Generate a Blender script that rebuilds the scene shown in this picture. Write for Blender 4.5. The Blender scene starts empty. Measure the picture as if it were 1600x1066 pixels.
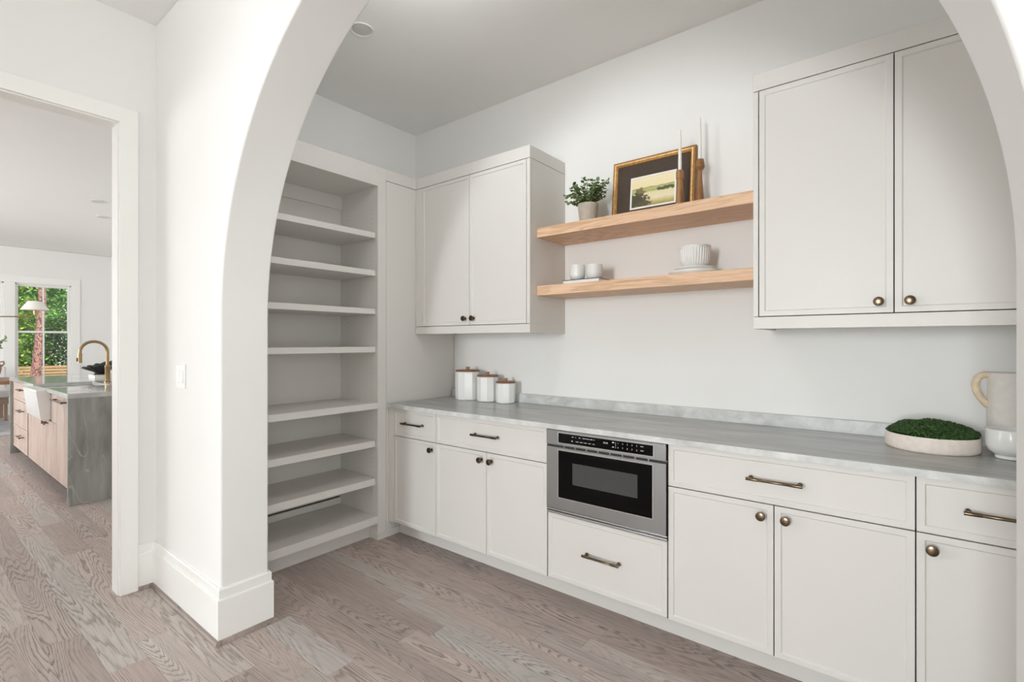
import bpy, bmesh, math, random
from mathutils import Vector, Matrix
random.seed(7)
PI = math.pi
sc = bpy.context.scene
COL = sc.collection

# ------------------------------------------------------------------ camera
cam_d = bpy.data.cameras.new('camera')
cam_d.sensor_fit = 'HORIZONTAL'; cam_d.sensor_width = 36.0
cam_d.lens = 769.0 / 1600.0 * 36.0
cam_d.shift_y = 2.0 / 1600.0
cam_d.clip_start = 0.05; cam_d.clip_end = 200
cam = bpy.data.objects.new('camera', cam_d); COL.objects.link(cam)
cam.location = (0, 0, 1.336)
cam.rotation_euler = (PI / 2, 0, math.radians(38.28))
sc.camera = cam

# ------------------------------------------------------------------ light and exposure
world = bpy.data.worlds.new('sky'); sc.world = world; world.use_nodes = True
wn = world.node_tree; wn.nodes.clear()
wo = wn.nodes.new('ShaderNodeOutputWorld'); wb = wn.nodes.new('ShaderNodeBackground')
ws = wn.nodes.new('ShaderNodeTexSky'); ws.sky_type = 'NISHITA'; ws.sun_disc = False
ws.sun_elevation = math.radians(48); ws.sun_rotation = math.radians(60)
wb.inputs[1].default_value = 0.35
wn.links.new(ws.outputs[0], wb.inputs[0]); wn.links.new(wb.outputs[0], wo.inputs[0])

def light(name, kind, loc, rot, energy, color=(1, 1, 1), **kw):
    d = bpy.data.lights.new(name, kind); d.energy = energy; d.color = color
    for k, v in kw.items(): setattr(d, k, v)
    o = bpy.data.objects.new(name, d); COL.objects.link(o); o.location = loc; o.rotation_euler = rot
    return o
light('sun', 'SUN', (0, 0, 8), (math.radians(40), 0, math.radians(70)), 5.0, (1, .96, .88), angle=.01)
# daylight through the tall entry window behind the photographer
light('entry_window_light', 'AREA', (-0.8, -8.12, 1.65), (math.radians(90), 0, 0), 250, (.92, .965, 1),
      shape='RECTANGLE', size=1.3, size_y=2.0)
# added fill light for the kitchen, along a wall without windows
light('kitchen_fill_light', 'AREA', (-8.6, -3.2, 1.7), (math.radians(90), 0, 0), 140, (.95, .975, 1),
      shape='RECTANGLE', size=5.0, size_y=1.9)
# added fill light from the hall's right side; that wall has no window
light('hall_fill_light', 'AREA', (2.46, -1.0, 1.5), (math.radians(90), 0, math.radians(90)), 31, (.92, .965, 1),
      shape='RECTANGLE', size=1.7, size_y=2.1)
# added fill light for the pantry, no lamp fixture; above the camera's view
light('pantry_fill_light', 'POINT', (-1.5, 1.30, 2.90), (0, 0, 0), 7, (.94, .97, 1), shadow_soft_size=.12)
sc.view_settings.view_transform = 'Standard'; sc.view_settings.look = 'None'
sc.view_settings.gamma = 1.0; sc.view_settings.use_curve_mapping = False
sc.view_settings.exposure = 0.63
sc.cycles.max_bounces = 12; sc.cycles.diffuse_bounces = 8
sc.cycles.use_denoising = True
sc.cycles.caustics_reflective = False; sc.cycles.caustics_refractive = False

# ------------------------------------------------------------------ materials
def lin(c):
    return tuple((x / 255 / 12.92) if x / 255 <= .04045 else ((x / 255 + .055) / 1.055) ** 2.4 for x in c)
def new_mat(name):
    m = bpy.data.materials.new(name); m.use_nodes = True
    nt = m.node_tree; b = nt.nodes['Principled BSDF']
    return m, nt, b
def N(nt, t, **kw):
    n = nt.nodes.new(t)
    for k, v in kw.items(): setattr(n, k, v)
    return n
def ramp(nt, stops, interp='LINEAR'):
    r = N(nt, 'ShaderNodeValToRGB'); r.color_ramp.interpolation = interp
    e = r.color_ramp.elements
    while len(e) < len(stops): e.new(.5)
    for x, (p, c) in zip(e, stops): x.position = p; x.color = (*c, 1)
    return r
def plain(name, rgb, rough=.5, metal=0, var=.02, scale=3, spec=.5, bump=0, bscale=200, coat=0):
    m, nt, b = new_mat(name); L = nt.links
    c = lin(rgb)
    tc = N(nt, 'ShaderNodeTexCoord'); no = N(nt, 'ShaderNodeTexNoise'); no.inputs['Scale'].default_value = scale
    no.inputs['Detail'].default_value = 3
    r = ramp(nt, [(.3, tuple(x * (1 - var) for x in c)), (.7, tuple(min(1, x * (1 + var)) for x in c))])
    L.new(tc.outputs['Object'], no.inputs['Vector']); L.new(no.outputs[0], r.inputs[0]); L.new(r.outputs[0], b.inputs['Base Color'])
    b.inputs['Roughness'].default_value = rough; b.inputs['Metallic'].default_value = metal
    b.inputs['Specular IOR Level'].default_value = spec; b.inputs['Coat Weight'].default_value = coat
    if bump:
        n2 = N(nt, 'ShaderNodeTexNoise'); n2.inputs['Scale'].default_value = bscale
        bp = N(nt, 'ShaderNodeBump'); bp.inputs['Strength'].default_value = bump; bp.inputs['Distance'].default_value = .002
        L.new(tc.outputs['Object'], n2.inputs['Vector']); L.new(n2.outputs[0], bp.inputs['Height']); L.new(bp.outputs[0], b.inputs['Normal'])
    return m
M = {}
M['wall'] = plain('wall_paint', (237, 237, 235), .65, spec=.25, var=.006, bump=.08, bscale=350)
M['ceiling'] = plain('ceiling_paint', (240, 240, 238), .8, spec=.15, var=.006)
M['trim'] = plain('trim_paint', (242, 242, 239), .35, var=.004)
M['cab'] = plain('cabinet_paint', (219, 216, 211), .42, var=.006, scale=2)
M['gap'] = plain('dark_core_gap_shade', (60, 57, 53), .8, var=.02)  # dark cores; the tone also stands in for shade in door gaps
M['bronze'] = plain('bronze', (114, 99, 80), .25, 1, .06, 40)
M['steel'] = plain('stainless_steel', (176, 179, 180), .3, 1, .04, 6)
M['steel_edge'] = plain('polished_steel_edge', (224, 228, 230), .25, 1, .02, 6)
M['black_glass'] = plain('black_glass', (5, 5, 6), .06, 0, .1, 5, spec=.18)
M['pin'] = plain('shelf_pin_hole', (150, 146, 140), .8)
M['ceramic'] = plain('white_ceramic', (238, 238, 236), .18, var=.008, scale=8)
M['matte_ceramic'] = plain('satin_white_ceramic', (226, 226, 223), .38, var=.02, scale=12)
M['print'] = plain('white_print', (215, 215, 215), .5)
M['lidwood'] = plain('acacia_wood', (140, 92, 62), .5, var=.2, scale=25)
M['knobwood'] = plain('pale_acacia_wood', (168, 126, 88), .5, var=.15, scale=25)
M['wax'] = plain('candle_wax', (240, 238, 232), .4, var=.005)
M['brass'] = plain('brushed_brass', (164, 138, 104), .24, 1, .05, 30)
M['black'] = plain('black_metal', (22, 21, 20), .45, var=.1)
M['darkbowl'] = plain('black_wood', (34, 35, 33), .5, var=.2, scale=10)
M['cover'] = plain('black_book_cover', (30, 29, 28), .5)
M['paper'] = plain('book_pages', (235, 234, 230), .8, var=.02, scale=60)
M['stonetray'] = plain('chalky_pink_stone', (233, 222, 212), .9, var=.05, scale=60, bump=1.0, bscale=140)
M['jug'] = plain('oatmeal_stoneware', (232, 227, 220), .8, var=.04, scale=40, bump=.4, bscale=160)
M['rattan'] = plain('rattan_wrap', (232, 212, 182), .7, var=.12, scale=45, bump=.6, bscale=120)
M['pot'] = plain('weathered_pot', (188, 178, 166), .85, var=.12, scale=18, bump=.5, bscale=60)
M['soil'] = plain('soil', (50, 40, 32), .95, var=.2, scale=60)
M['stem'] = plain('stem', (92, 96, 62), .7, var=.1)
M['mat'] = plain('brown_linen_mat', (78, 66, 56), .9, var=.12, scale=120)
M['white_mat'] = plain('white_mat_board', (240, 238, 230), .7)
M['shade'] = plain('white_lamp_shade', (236, 232, 224), .6)
M['clay'] = plain('clay_vase', (168, 144, 120), .8, var=.1, scale=12)
M['fabric'] = plain('white_upholstery', (226, 224, 220), .9, var=.03, bump=.3)
M['tanwood'] = plain('tan_wood', (176, 150, 126), .6, var=.08, scale=10)
M['tablewood'] = plain('walnut_wood', (138, 96, 62), .45, var=.15, scale=8)
M['rug'] = plain('woven_rug', (196, 198, 200), .95, var=.12, scale=6, bump=.6)
M['soffit'] = M['ceiling']
M['fence'] = plain('fence_wood', (140, 110, 74), .8, var=.12, scale=3)
M['lawn'] = plain('lawn', (60, 78, 36), .9, var=.3, scale=2)
M['downlight'] = plain('downlight_trim', (226, 224, 220), .45)
M['lens'] = plain('downlight_lens', (205, 203, 198), .3)

def leafmat(name, c1, c2, transl=.25):
    m, nt, b = new_mat(name); L = nt.links
    ge = N(nt, 'ShaderNodeNewGeometry')
    r = ramp(nt, [(0, lin(c1)), (1, lin(c2))])
    L.new(ge.outputs['Random Per Island'], r.inputs[0]); L.new(r.outputs[0], b.inputs['Base Color'])
    b.inputs['Roughness'].default_value = .5
    tr = N(nt, 'ShaderNodeBsdfTranslucent'); mx = N(nt, 'ShaderNodeMixShader'); mx.inputs[0].default_value = transl
    L.new(r.outputs[0], tr.inputs[0]); L.new(b.outputs[0], mx.inputs[1]); L.new(tr.outputs[0], mx.inputs[2])
    L.new(mx.outputs[0], nt.nodes['Material Output'].inputs[0])
    return m
M['leaf'] = leafmat('eucalyptus_leaf', (58, 88, 48), (166, 188, 132), .3)
M['treeleaf'] = leafmat('tree_leaf', (70, 120, 30), (196, 214, 92), .4)
M['darkleaf'] = leafmat('dark_tree_leaf', (44, 92, 30), (128, 172, 64), .35)
M['moss'] = leafmat('moss', (22, 48, 12), (62, 98, 34), .1)

def glassmat():
    m, nt, b = new_mat('window_glass'); L = nt.links; nt.nodes.remove(b)
    t = N(nt, 'ShaderNodeBsdfTransparent'); g = N(nt, 'ShaderNodeBsdfGlossy'); g.inputs['Roughness'].default_value = .02
    f = N(nt, 'ShaderNodeFresnel'); f.inputs[0].default_value = 1.45
    mx = N(nt, 'ShaderNodeMixShader'); L.new(f.outputs[0], mx.inputs[0]); L.new(t.outputs[0], mx.inputs[1]); L.new(g.outputs[0], mx.inputs[2])
    L.new(mx.outputs[0], nt.nodes['Material Output'].inputs[0]); return m
M['glass'] = glassmat()

def barkmat():
    m, nt, b = new_mat('pink_bark'); L = nt.links
    tc = N(nt, 'ShaderNodeTexCoord'); mp = N(nt, 'ShaderNodeMapping'); mp.inputs['Scale'].default_value = (30, 30, 13)
    v = N(nt, 'ShaderNodeTexVoronoi'); v.inputs['Scale'].default_value = 1.6
    r = ramp(nt, [(0, lin((176, 136, 118))), (.5, lin((134, 92, 78))), (.75, lin((60, 40, 36)))])
    L.new(tc.outputs['Object'], mp.inputs[0]); L.new(mp.outputs[0], v.inputs[0]); L.new(v.outputs['Distance'], r.inputs[0])
    L.new(r.outputs[0], b.inputs['Base Color']); b.inputs['Roughness'].default_value = .9; return m
M['bark'] = barkmat()

def grain_wood(name, dark, mid, light_, axis='X', line=55, use_obj_color=False, rough=.42, lw=.35, low=(.75, 6.5)):
    """growth-ring contour lines stretched along the grain, plus fine pores"""
    m, nt, b = new_mat(name); L = nt.links
    tc = N(nt, 'ShaderNodeTexCoord'); oi = N(nt, 'ShaderNodeObjectInfo')
    mul = N(nt, 'ShaderNodeMath', operation='MULTIPLY'); mul.inputs[1].default_value = 83.0
    L.new(oi.outputs['Random'], mul.inputs[0])
    cx = N(nt, 'ShaderNodeCombineXYZ')
    L.new(mul.outputs[0], cx.inputs[0]); L.new(mul.outputs[0], cx.inputs[1]); L.new(mul.outputs[0], cx.inputs[2])
    def coords(along, across):
        mp = N(nt, 'ShaderNodeMapping')
        s = {'X': (along, across, across), 'Y': (across, along, across), 'Z': (across, across, along)}[axis]
        mp.inputs['Scale'].default_value = s
        L.new(tc.outputs['Object'], mp.inputs[0])
        a = N(nt, 'ShaderNodeVectorMath', operation='ADD'); L.new(mp.outputs[0], a.inputs[0]); L.new(cx.outputs[0], a.inputs[1])
        return a.outputs[0]
    n1 = N(nt, 'ShaderNodeTexNoise'); n1.inputs['Scale'].default_value = 1; n1.inputs['Detail'].default_value = 1.2
    n1.inputs['Roughness'].default_value = .35
    L.new(coords(*low), n1.inputs['Vector'])
    n2 = N(nt, 'ShaderNodeTexNoise'); n2.inputs['Scale'].default_value = 1; n2.inputs['Detail'].default_value = 4
    L.new(coords(5, 90), n2.inputs['Vector'])
    sc1 = N(nt, 'ShaderNodeMath', operation='MULTIPLY'); sc1.inputs[1].default_value = line; L.new(n1.outputs[0], sc1.inputs[0])
    jit = N(nt, 'ShaderNodeMath', operation='MULTIPLY_ADD'); jit.inputs[1].default_value = 1.6; L.new(n2.outputs[0], jit.inputs[0]); L.new(sc1.outputs[0], jit.inputs[2])
    fr = N(nt, 'ShaderNodeMath', operation='FRACT'); L.new(jit.outputs[0], fr.inputs[0])
    r1 = ramp(nt, [(0, (1, 1, 1)), (lw * .5, (.62, .62, .62)), (lw, (.1, .1, .1)), (.9, (.0, .0, .0)), (1, (.8, .8, .8))])
    L.new(fr.outputs[0], r1.inputs[0])
    # strength of rings varies over the board
    n3 = N(nt, 'ShaderNodeTexNoise'); n3.inputs['Scale'].default_value = 1; n3.inputs['Detail'].default_value = 1
    L.new(coords(1.1, 8), n3.inputs['Vector'])
    r3 = ramp(nt, [(.3, (.15,) * 3), (.65, (1,) * 3)]); L.new(n3.outputs[0], r3.inputs[0])
    ml = N(nt, 'ShaderNodeMath', operation='MULTIPLY'); L.new(r1.outputs[0], ml.inputs[0]); L.new(r3.outputs[0], ml.inputs[1])
    base = N(nt, 'ShaderNodeMix', data_type='RGBA'); base.inputs[6].default_value = (*lin(mid), 1); base.inputs[7].default_value = (*lin(light_), 1)
    n4 = N(nt, 'ShaderNodeTexNoise'); n4.inputs['Scale'].default_value = 1; n4.inputs['Detail'].default_value = 2
    L.new(coords(.9, 10), n4.inputs['Vector']); r4 = ramp(nt, [(.35, (0, 0, 0)), (.68, (1, 1, 1))]); L.new(n4.outputs[0], r4.inputs[0]); L.new(r4.outputs[0], base.inputs[0])
    src = base.outputs[2]
    if use_obj_color:
        mm = N(nt, 'ShaderNodeMix', data_type='RGBA', blend_type='MULTIPLY'); mm.inputs[0].default_value = 1
        L.new(base.outputs[2], mm.inputs[6]); L.new(oi.outputs['Color'], mm.inputs[7]); src = mm.outputs[2]
    mx = N(nt, 'ShaderNodeMix', data_type='RGBA', blend_type='MULTIPLY')
    mx.inputs[7].default_value = (*[d / m_ for d, m_ in zip(lin(dark), lin(mid))], 1)
    L.new(ml.outputs[0], mx.inputs[0]); L.new(src, mx.inputs[6])
    fine = N(nt, 'ShaderNodeMix', data_type='RGBA', blend_type='MULTIPLY'); fine.inputs[0].default_value = .45
    r5 = ramp(nt, [(.3, (.72,) * 3), (.6, (1.08,) * 3)]); L.new(n2.outputs[0], r5.inputs[0])
    L.new(mx.outputs[2], fine.inputs[6]); L.new(r5.outputs[0], fine.inputs[7])
    L.new(fine.outputs[2], b.inputs['Base Color'])
    b.inputs['Roughness'].default_value = rough; b.inputs['Specular IOR Level'].default_value = .35
    bp = N(nt, 'ShaderNodeBump'); bp.inputs['Strength'].default_value = .12; bp.inputs['Distance'].default_value = .001; bp.invert = True
    L.new(ml.outputs[0], bp.inputs['Height']); L.new(bp.outputs[0], b.inputs['Normal'])
    return m
M['floor'] = grain_wood('oak_plank_floor', (128, 116, 110), (189, 178, 172), (203, 194, 189), line=36, use_obj_color=True, rough=.48)
M['shoe'] = grain_wood('stained_shoe_moulding', (100, 90, 84), (150, 138, 130), (166, 154, 146), line=8)
M['oak'] = grain_wood('natural_oak', (196, 154, 120), (224, 186, 152), (232, 198, 166), line=20, rough=.5)
M['island_wood'] = grain_wood('pale_rose_oak', (160, 138, 126), (192, 172, 160), (206, 188, 177), axis='Z', line=10)
M['stickwood'] = grain_wood('turned_oak', (96, 64, 36), (150, 106, 64), (170, 126, 80), axis='Z', line=6)
M['goldframe'] = plain('gilt_wood', (206, 160, 98), .34, .35, .2, 60)
M['goldedge'] = plain('dark_gilt_bead', (140, 100, 58), .4, .3, .35, 160)

def quartzite(name, base, light_, vein, stretch, vscale=2.2, vein_amt=.5, rough=.22, vw=.025):
    m, nt, b = new_mat(name); L = nt.links
    tc = N(nt, 'ShaderNodeTexCoord'); mp = N(nt, 'ShaderNodeMapping'); mp.inputs['Scale'].default_value = stretch
    L.new(tc.outputs['Object'], mp.inputs[0])
    n1 = N(nt, 'ShaderNodeTexNoise'); n1.inputs['Scale'].default_value = 2.2; n1.inputs['Detail'].default_value = 7; n1.inputs['Distortion'].default_value = .6
    L.new(mp.outputs[0], n1.inputs['Vector'])
    r = ramp(nt, [(.25, lin(base)), (.75, lin(light_))]); L.new(n1.outputs[0], r.inputs[0])
    w = N(nt, 'ShaderNodeTexNoise'); w.inputs['Scale'].default_value = vscale; w.inputs['Detail'].default_value = 3; w.inputs['Distortion'].default_value = 1.2
    L.new(mp.outputs[0], w.inputs['Vector'])
    s = N(nt, 'ShaderNodeMath', operation='SUBTRACT'); s.inputs[1].default_value = .5; L.new(w.outputs[0], s.inputs[0])
    a = N(nt, 'ShaderNodeMath', operation='ABSOLUTE'); L.new(s.outputs[0], a.inputs[0])
    rv = ramp(nt, [(0, (vein_amt,) * 3), (vw, (0, 0, 0))]); L.new(a.outputs[0], rv.inputs[0])
    mx = N(nt, 'ShaderNodeMix', data_type='RGBA'); mx.inputs[7].default_value = (*lin(vein), 1)
    L.new(rv.outputs[0], mx.inputs[0]); L.new(r.outputs[0], mx.inputs[6]); L.new(mx.outputs[2], b.inputs['Base Color'])
    b.inputs['Roughness'].default_value = rough
    return m
M['counter'] = quartzite('grey_quartzite', (142, 143, 141), (192, 193, 191), (206, 206, 203), (1.3, 9, 9), 1.6, .35, .3)
M['counter_lit'] = quartzite('grey_quartzite_lit', (186, 187, 185), (226, 227, 225), (160, 160, 158), (5, 9, 7), 2, .16, .3)  # same stone lightened: frontal light painted into its upright faces
M['waterfall'] = quartzite('green_grey_quartzite', (118, 119, 114), (172, 173, 168), (198, 199, 194), (1.6, 4.6, .8), 1.1, .5, .2, .008)
M['island_top'] = quartzite('polished_quartzite', (168, 170, 167), (206, 207, 204), (228, 228, 226), (1.2, 3, 3), 1.6, .4, .1)

def artmat():
    m, nt, b = new_mat('landscape_print'); L = nt.links
    uv = N(nt, 'ShaderNodeTexCoord'); sp = N(nt, 'ShaderNodeSeparateXYZ'); L.new(uv.outputs['UV'], sp.inputs[0])
    no = N(nt, 'ShaderNodeTexNoise'); no.inputs['Scale'].default_value = 6; no.inputs['Detail'].default_value = 8; L.new(uv.outputs['UV'], no.inputs['Vector'])
    hgt = N(nt, 'ShaderNodeMath', operation='MULTIPLY_ADD'); hgt.inputs[1].default_value = .10; L.new(no.outputs[0], hgt.inputs[0]); L.new(sp.outputs[1], hgt.inputs[2])
    r = ramp(nt, [(.0, lin((120, 106, 48))), (.16, lin((196, 180, 108))), (.3, lin((232, 222, 186))), (.5, lin((226, 216, 170))), (.56, lin((168, 170, 92))), (.64, lin((196, 192, 120))), (.675, lin((140, 134, 92))), (.71, lin((236, 222, 172))), (1, lin((240, 226, 186)))])
    L.new(hgt.outputs[0], r.inputs[0])
    # dark bushes, lower left and a low dark band at the right
    n2 = N(nt, 'ShaderNodeTexNoise'); n2.inputs['Scale'].default_value = 13; n2.inputs['Detail'].default_value = 9; L.new(uv.outputs['UV'], n2.inputs['Vector'])
    def blob(cx, cy, sx, sy):
        mp = N(nt, 'ShaderNodeMapping'); mp.vector_type = 'TEXTURE'; mp.inputs['Location'].default_value = (cx, cy, 0); mp.inputs['Scale'].default_value = (sx, sy, 1)
        L.new(uv.outputs['UV'], mp.inputs[0]); le = N(nt, 'ShaderNodeVectorMath', operation='LENGTH'); L.new(mp.outputs[0], le.inputs[0])
        ad = N(nt, 'ShaderNodeMath', operation='MULTIPLY_ADD'); ad.inputs[1].default_value = 1.6; L.new(n2.outputs[0], ad.inputs[0]); L.new(le.outputs['Value'], ad.inputs[2])
        rr = ramp(nt, [(0, (1, 1, 1)), (.85, (1, 1, 1)), (1.0, (0, 0, 0))])
        dv = N(nt, 'ShaderNodeMath', operation='MULTIPLY'); dv.inputs[1].default_value = .58; L.new(ad.outputs[0], dv.inputs[0]); L.new(dv.outputs[0], rr.inputs[0]); return rr.outputs[0]
    cur = r.outputs[0]
    for (cx, cy, sx, sy, c) in ((.20, .5, .13, .2, (120, 108, 56)), (.10, .24, .36, .30, (66, 60, 32)), (.30, .10, .22, .12, (84, 74, 36)), (.82, .52, .32, .075, (78, 78, 40))):
        mx = N(nt, 'ShaderNodeMix', data_type='RGBA'); mx.inputs[7].default_value = (*lin(c), 1)
        L.new(blob(cx, cy, sx, sy), mx.inputs[0]); L.new(cur, mx.inputs[6]); cur = mx.outputs[2]
    L.new(cur, b.inputs['Base Color']); b.inputs['Roughness'].default_value = .5
    return m
M['art'] = artmat()
def meshmat():
    m, nt, b = new_mat('oven_window_mesh'); L = nt.links
    tc = N(nt, 'ShaderNodeTexCoord'); ck = N(nt, 'ShaderNodeTexChecker'); ck.inputs['Scale'].default_value = 420
    ck.inputs[1].default_value = (*lin((84, 84, 84)), 1); ck.inputs[2].default_value = (*lin((52, 52, 53)), 1)
    L.new(tc.outputs['Object'], ck.inputs[0]); L.new(ck.outputs[0], b.inputs['Base Color']); b.inputs['Roughness'].default_value = .12; return m
M['oven_mesh'] = meshmat()

# ------------------------------------------------------------------ builders
WO = {}
class MB:
    def __init__(s): s.v = []; s.f = []; s.uv = None
    def add(s, vs, fs):
        n = len(s.v); s.v += [tuple(v) for v in vs]; s.f += [tuple(i + n for i in f) for f in fs]; return s
    def box(s, x0, x1, y0, y1, z0, z1):
        return s.add([(x0, y0, z0), (x1, y0, z0), (x1, y1, z0), (x0, y1, z0), (x0, y0, z1), (x1, y0, z1), (x1, y1, z1), (x0, y1, z1)],
                     [(0, 3, 2, 1), (4, 5, 6, 7), (0, 1, 5, 4), (1, 2, 6, 5), (2, 3, 7, 6), (3, 0, 4, 7)])
    def prism(s, poly, a, b, axis='y'):
        """poly in (x,z) for axis y, (y,z) for axis x, (x,y) for axis z; counter-clockwise or not, normals are fixed later"""
        def p(u, w, t): return (u, t, w) if axis == 'y' else ((t, u, w) if axis == 'x' else (u, w, t))
        n = len(poly)
        vs = [p(u, w, a) for u, w in poly] + [p(u, w, b) for u, w in poly]
        fs = [tuple(range(n)), tuple(range(2 * n - 1, n - 1, -1))] + [(i, i + n, (i + 1) % n + n, (i + 1) % n) for i in range(n)]
        return s.add(vs, fs)
    def lathe(s, prof, c, n=32, axis='z', rib=None, closed=True):
        """prof: list of (radius, height)"""
        vs = []; fs = []
        for j, (r, h) in enumerate(prof):
            for i in range(n):
                a = 2 * PI * i / n; rr = r * (rib(a, j) if rib else 1)
                x, y = rr * math.cos(a), rr * math.sin(a)
                if axis == 'z': vs.append((c[0] + x, c[1] + y, c[2] + h))
                elif axis == 'y': vs.append((c[0] + x, c[1] + h, c[2] + y))
                else: vs.append((c[0] + h, c[1] + x, c[2] + y))
        m = len(prof)
        for j in range(m - 1):
            for i in range(n):
                k = (i + 1) % n; fs.append((j * n + i, j * n + k, (j + 1) * n + k, (j + 1) * n + i))
        if closed:
            fs.append(tuple(range(n - 1, -1, -1))); fs.append(tuple((m - 1) * n + i for i in range(n)))
        return s.add(vs, fs)
    def tube(s, pts, rad, n=10):
        P = [Vector(p) for p in pts]; rads = rad if isinstance(rad, (list, tuple)) else [rad] * len(P)
        t0 = (P[1] - P[0]).normalized(); up = Vector((0, 0, 1)) if abs(t0.z) < .9 else Vector((1, 0, 0))
        nrm = t0.cross(up).normalized(); vs = []; fs = []
        for i, p in enumerate(P):
            t = ((P[min(i + 1, len(P) - 1)] - P[max(i - 1, 0)])).normalized()
            nrm = (nrm - t * nrm.dot(t)).normalized(); bi = t.cross(nrm)
            for k in range(n):
                a = 2 * PI * k / n; vs.append(p + (nrm * math.cos(a) + bi * math.sin(a)) * rads[i])
        for i in range(len(P) - 1):
            for k in range(n):
                q = (k + 1) % n; fs.append((i * n + k, i * n + q, (i + 1) * n + q, (i + 1) * n + k))
        fs.append(tuple(range(n - 1, -1, -1))); fs.append(tuple((len(P) - 1) * n + k for k in range(n)))
        return s.add(vs, fs)
    def front(s, x0, x1, z0, z1, yf, th=.02, b=.022, d=.005):
        """slim-framed door or drawer front facing -Y"""
        i0, i1, j0, j1 = x0 + b, x1 - b, z0 + b, z1 - b; e = .003
        vs = [(x0, yf, z0), (x1, yf, z0), (x1, yf, z1), (x0, yf, z1),
              (i0, yf, j0), (i1, yf, j0), (i1, yf, j1), (i0, yf, j1),
              (i0 + e, yf + d, j0 + e), (i1 - e, yf + d, j0 + e), (i1 - e, yf + d, j1 - e), (i0 + e, yf + d, j1 - e),
              (x0, yf + th, z0), (x1, yf + th, z0), (x1, yf + th, z1), (x0, yf + th, z1)]
        fs = []
        for k in range(4):
            q = (k + 1) % 4
            fs += [(k, q, 4 + q, 4 + k), (4 + k, 4 + q, 8 + q, 8 + k), (12 + k, 12 + q, q, k)]
        fs += [(8, 9, 10, 11), (15, 14, 13, 12)]
        return s.add(vs, fs)
    def sweep(s, path, prof, closed=False):
        """extrude prof (offset to the right of travel, z) along a mitred floor path"""
        P = [Vector((x, y)) for x, y in path]; n = len(P); k = len(prof); vs = []; fs = []
        for i, p in enumerate(P):
            d0 = (P[i] - P[i - 1]).normalized() if i else None
            d1 = (P[i + 1] - P[i]).normalized() if i < n - 1 else None
            if d0 is None: d0 = d1
            if d1 is None: d1 = d0
            n0 = Vector((d0.y, -d0.x)); n1 = Vector((d1.y, -d1.x)); mt = (n0 + n1); mt = mt / (mt.dot(n0))
            for o, z in prof: q = p + mt * o; vs.append((q.x, q.y, z))
        for i in range(n - 1):
            for j in range(k):
                q = (j + 1) % k; fs.append((i * k + j, i * k + q, (i + 1) * k + q, (i + 1) * k + j))
        fs.append(tuple(range(k - 1, -1, -1))); fs.append(tuple((n - 1) * k + j for j in range(k)))
        return s.add(vs, fs)
    def build(s, name, mat, parent=None, bevel=0, smooth=30, local=False, seg=2, loc=None, fix=True):
        off = Vector((0, 0, 0))
        if parent is not None and not local: off = WO.get(parent.name, Vector((0, 0, 0)))
        if loc is not None: off = Vector(loc)
        me = bpy.data.meshes.new(name)
        me.from_pydata([tuple(Vector(v) - off) for v in s.v], [], s.f)
        if fix:
            bm = bmesh.new(); bm.from_mesh(me); bmesh.ops.recalc_face_normals(bm, faces=bm.faces); bm.to_mesh(me); bm.free()
        if smooth:
            me.shade_smooth(); me.set_sharp_from_angle(angle=math.radians(smooth))
        me.materials.append(mat)
        o = bpy.data.objects.new(name, me); COL.objects.link(o)
        if parent is not None:
            o.parent = parent; WO[o.name] = WO.get(parent.name, Vector((0, 0, 0)))
        if loc is not None: o.location = loc
        if bevel:
            md = o.modifiers.new('bevel', 'BEVEL'); md.width = bevel; md.segments = seg; md.limit_method = 'ANGLE'; md.angle_limit = math.radians(40)
        return o
def B(x0, x1, y0, y1, z0, z1): return MB().box(x0, x1, y0, y1, z0, z1)
def thing(name, loc, label, cat, group=None, rot=(0, 0, 0)):
    o = bpy.data.objects.new(name, None); COL.objects.link(o); o.location = loc; o.rotation_euler = rot
    o.empty_display_size = .05; WO[o.name] = Vector(loc)
    o['label'] = label; o['category'] = cat
    if group: o['group'] = group
    return o
def tag(o, label, cat, group=None):
    o['label'] = label; o['category'] = cat
    if group: o['group'] = group
    return o
def struct(o): o['kind'] = 'structure'; return o
def stuff(o): o['kind'] = 'stuff'; return o

# ------------------------------------------------------------------ key dimensions (metres)
CEIL = 3.087
XL = -3.235            # left wall plane of hall and pantry
YA0, YA1 = .917, 1.127 # arch wall
YB = 2.775             # back wall of the pantry
XR = .50               # right wall of the pantry
AX0, AX1 = -2.376, .146; ACX = (AX0 + AX1) / 2; AR = (AX1 - AX0) / 2; ASP = 1.447
KX = -12.8; KY = 2.855

# ------------------------------------------------------------------ the room shell
# floor: a subfloor with every board of the visible area laid on it
floor = struct(MB().box(-12.9, 2.7, -3.4, 3.0, -.12, -.006).box(-3.3, 2.7, -8.5, -3.4, -.12, -.006).build('floor', M['gap']))
edges = [-.50, -.37, -.24, -.11, .02, .15, .285, .42, .55, .682, .814, .946, 1.085, 1.216, 1.31, 1.40, 1.524, 1.621, 1.70, 1.786, 1.873, 1.96, 2.09, 2.235, 2.37, 2.50, 2.63, 2.76, 2.86]
forced = {9: [-4.11], 10: [-2.09], 12: [-1.80], 16: [-1.681], 19: [-1.293], 14: [-2.2], 17: [-2.05], 18: [-1.0]}
tones = {(12, -1.80): (1.06, 1.13, 1.14), (16, -1.681): (.98, 1.07, 1.07), (19, -1.293): (.86, .85, .85)}
warm = [(.98, .93, .90), (.88, .83, .80), (1.0, 1.0, .98), (.80, .76, .74), (.93, .87, .84), (.74, .70, .68), (.94, .99, .98), (.87, .80, .77), (.80, .74, .71)]
prng = random.Random(21)
stuff_mb = MB()
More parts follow.
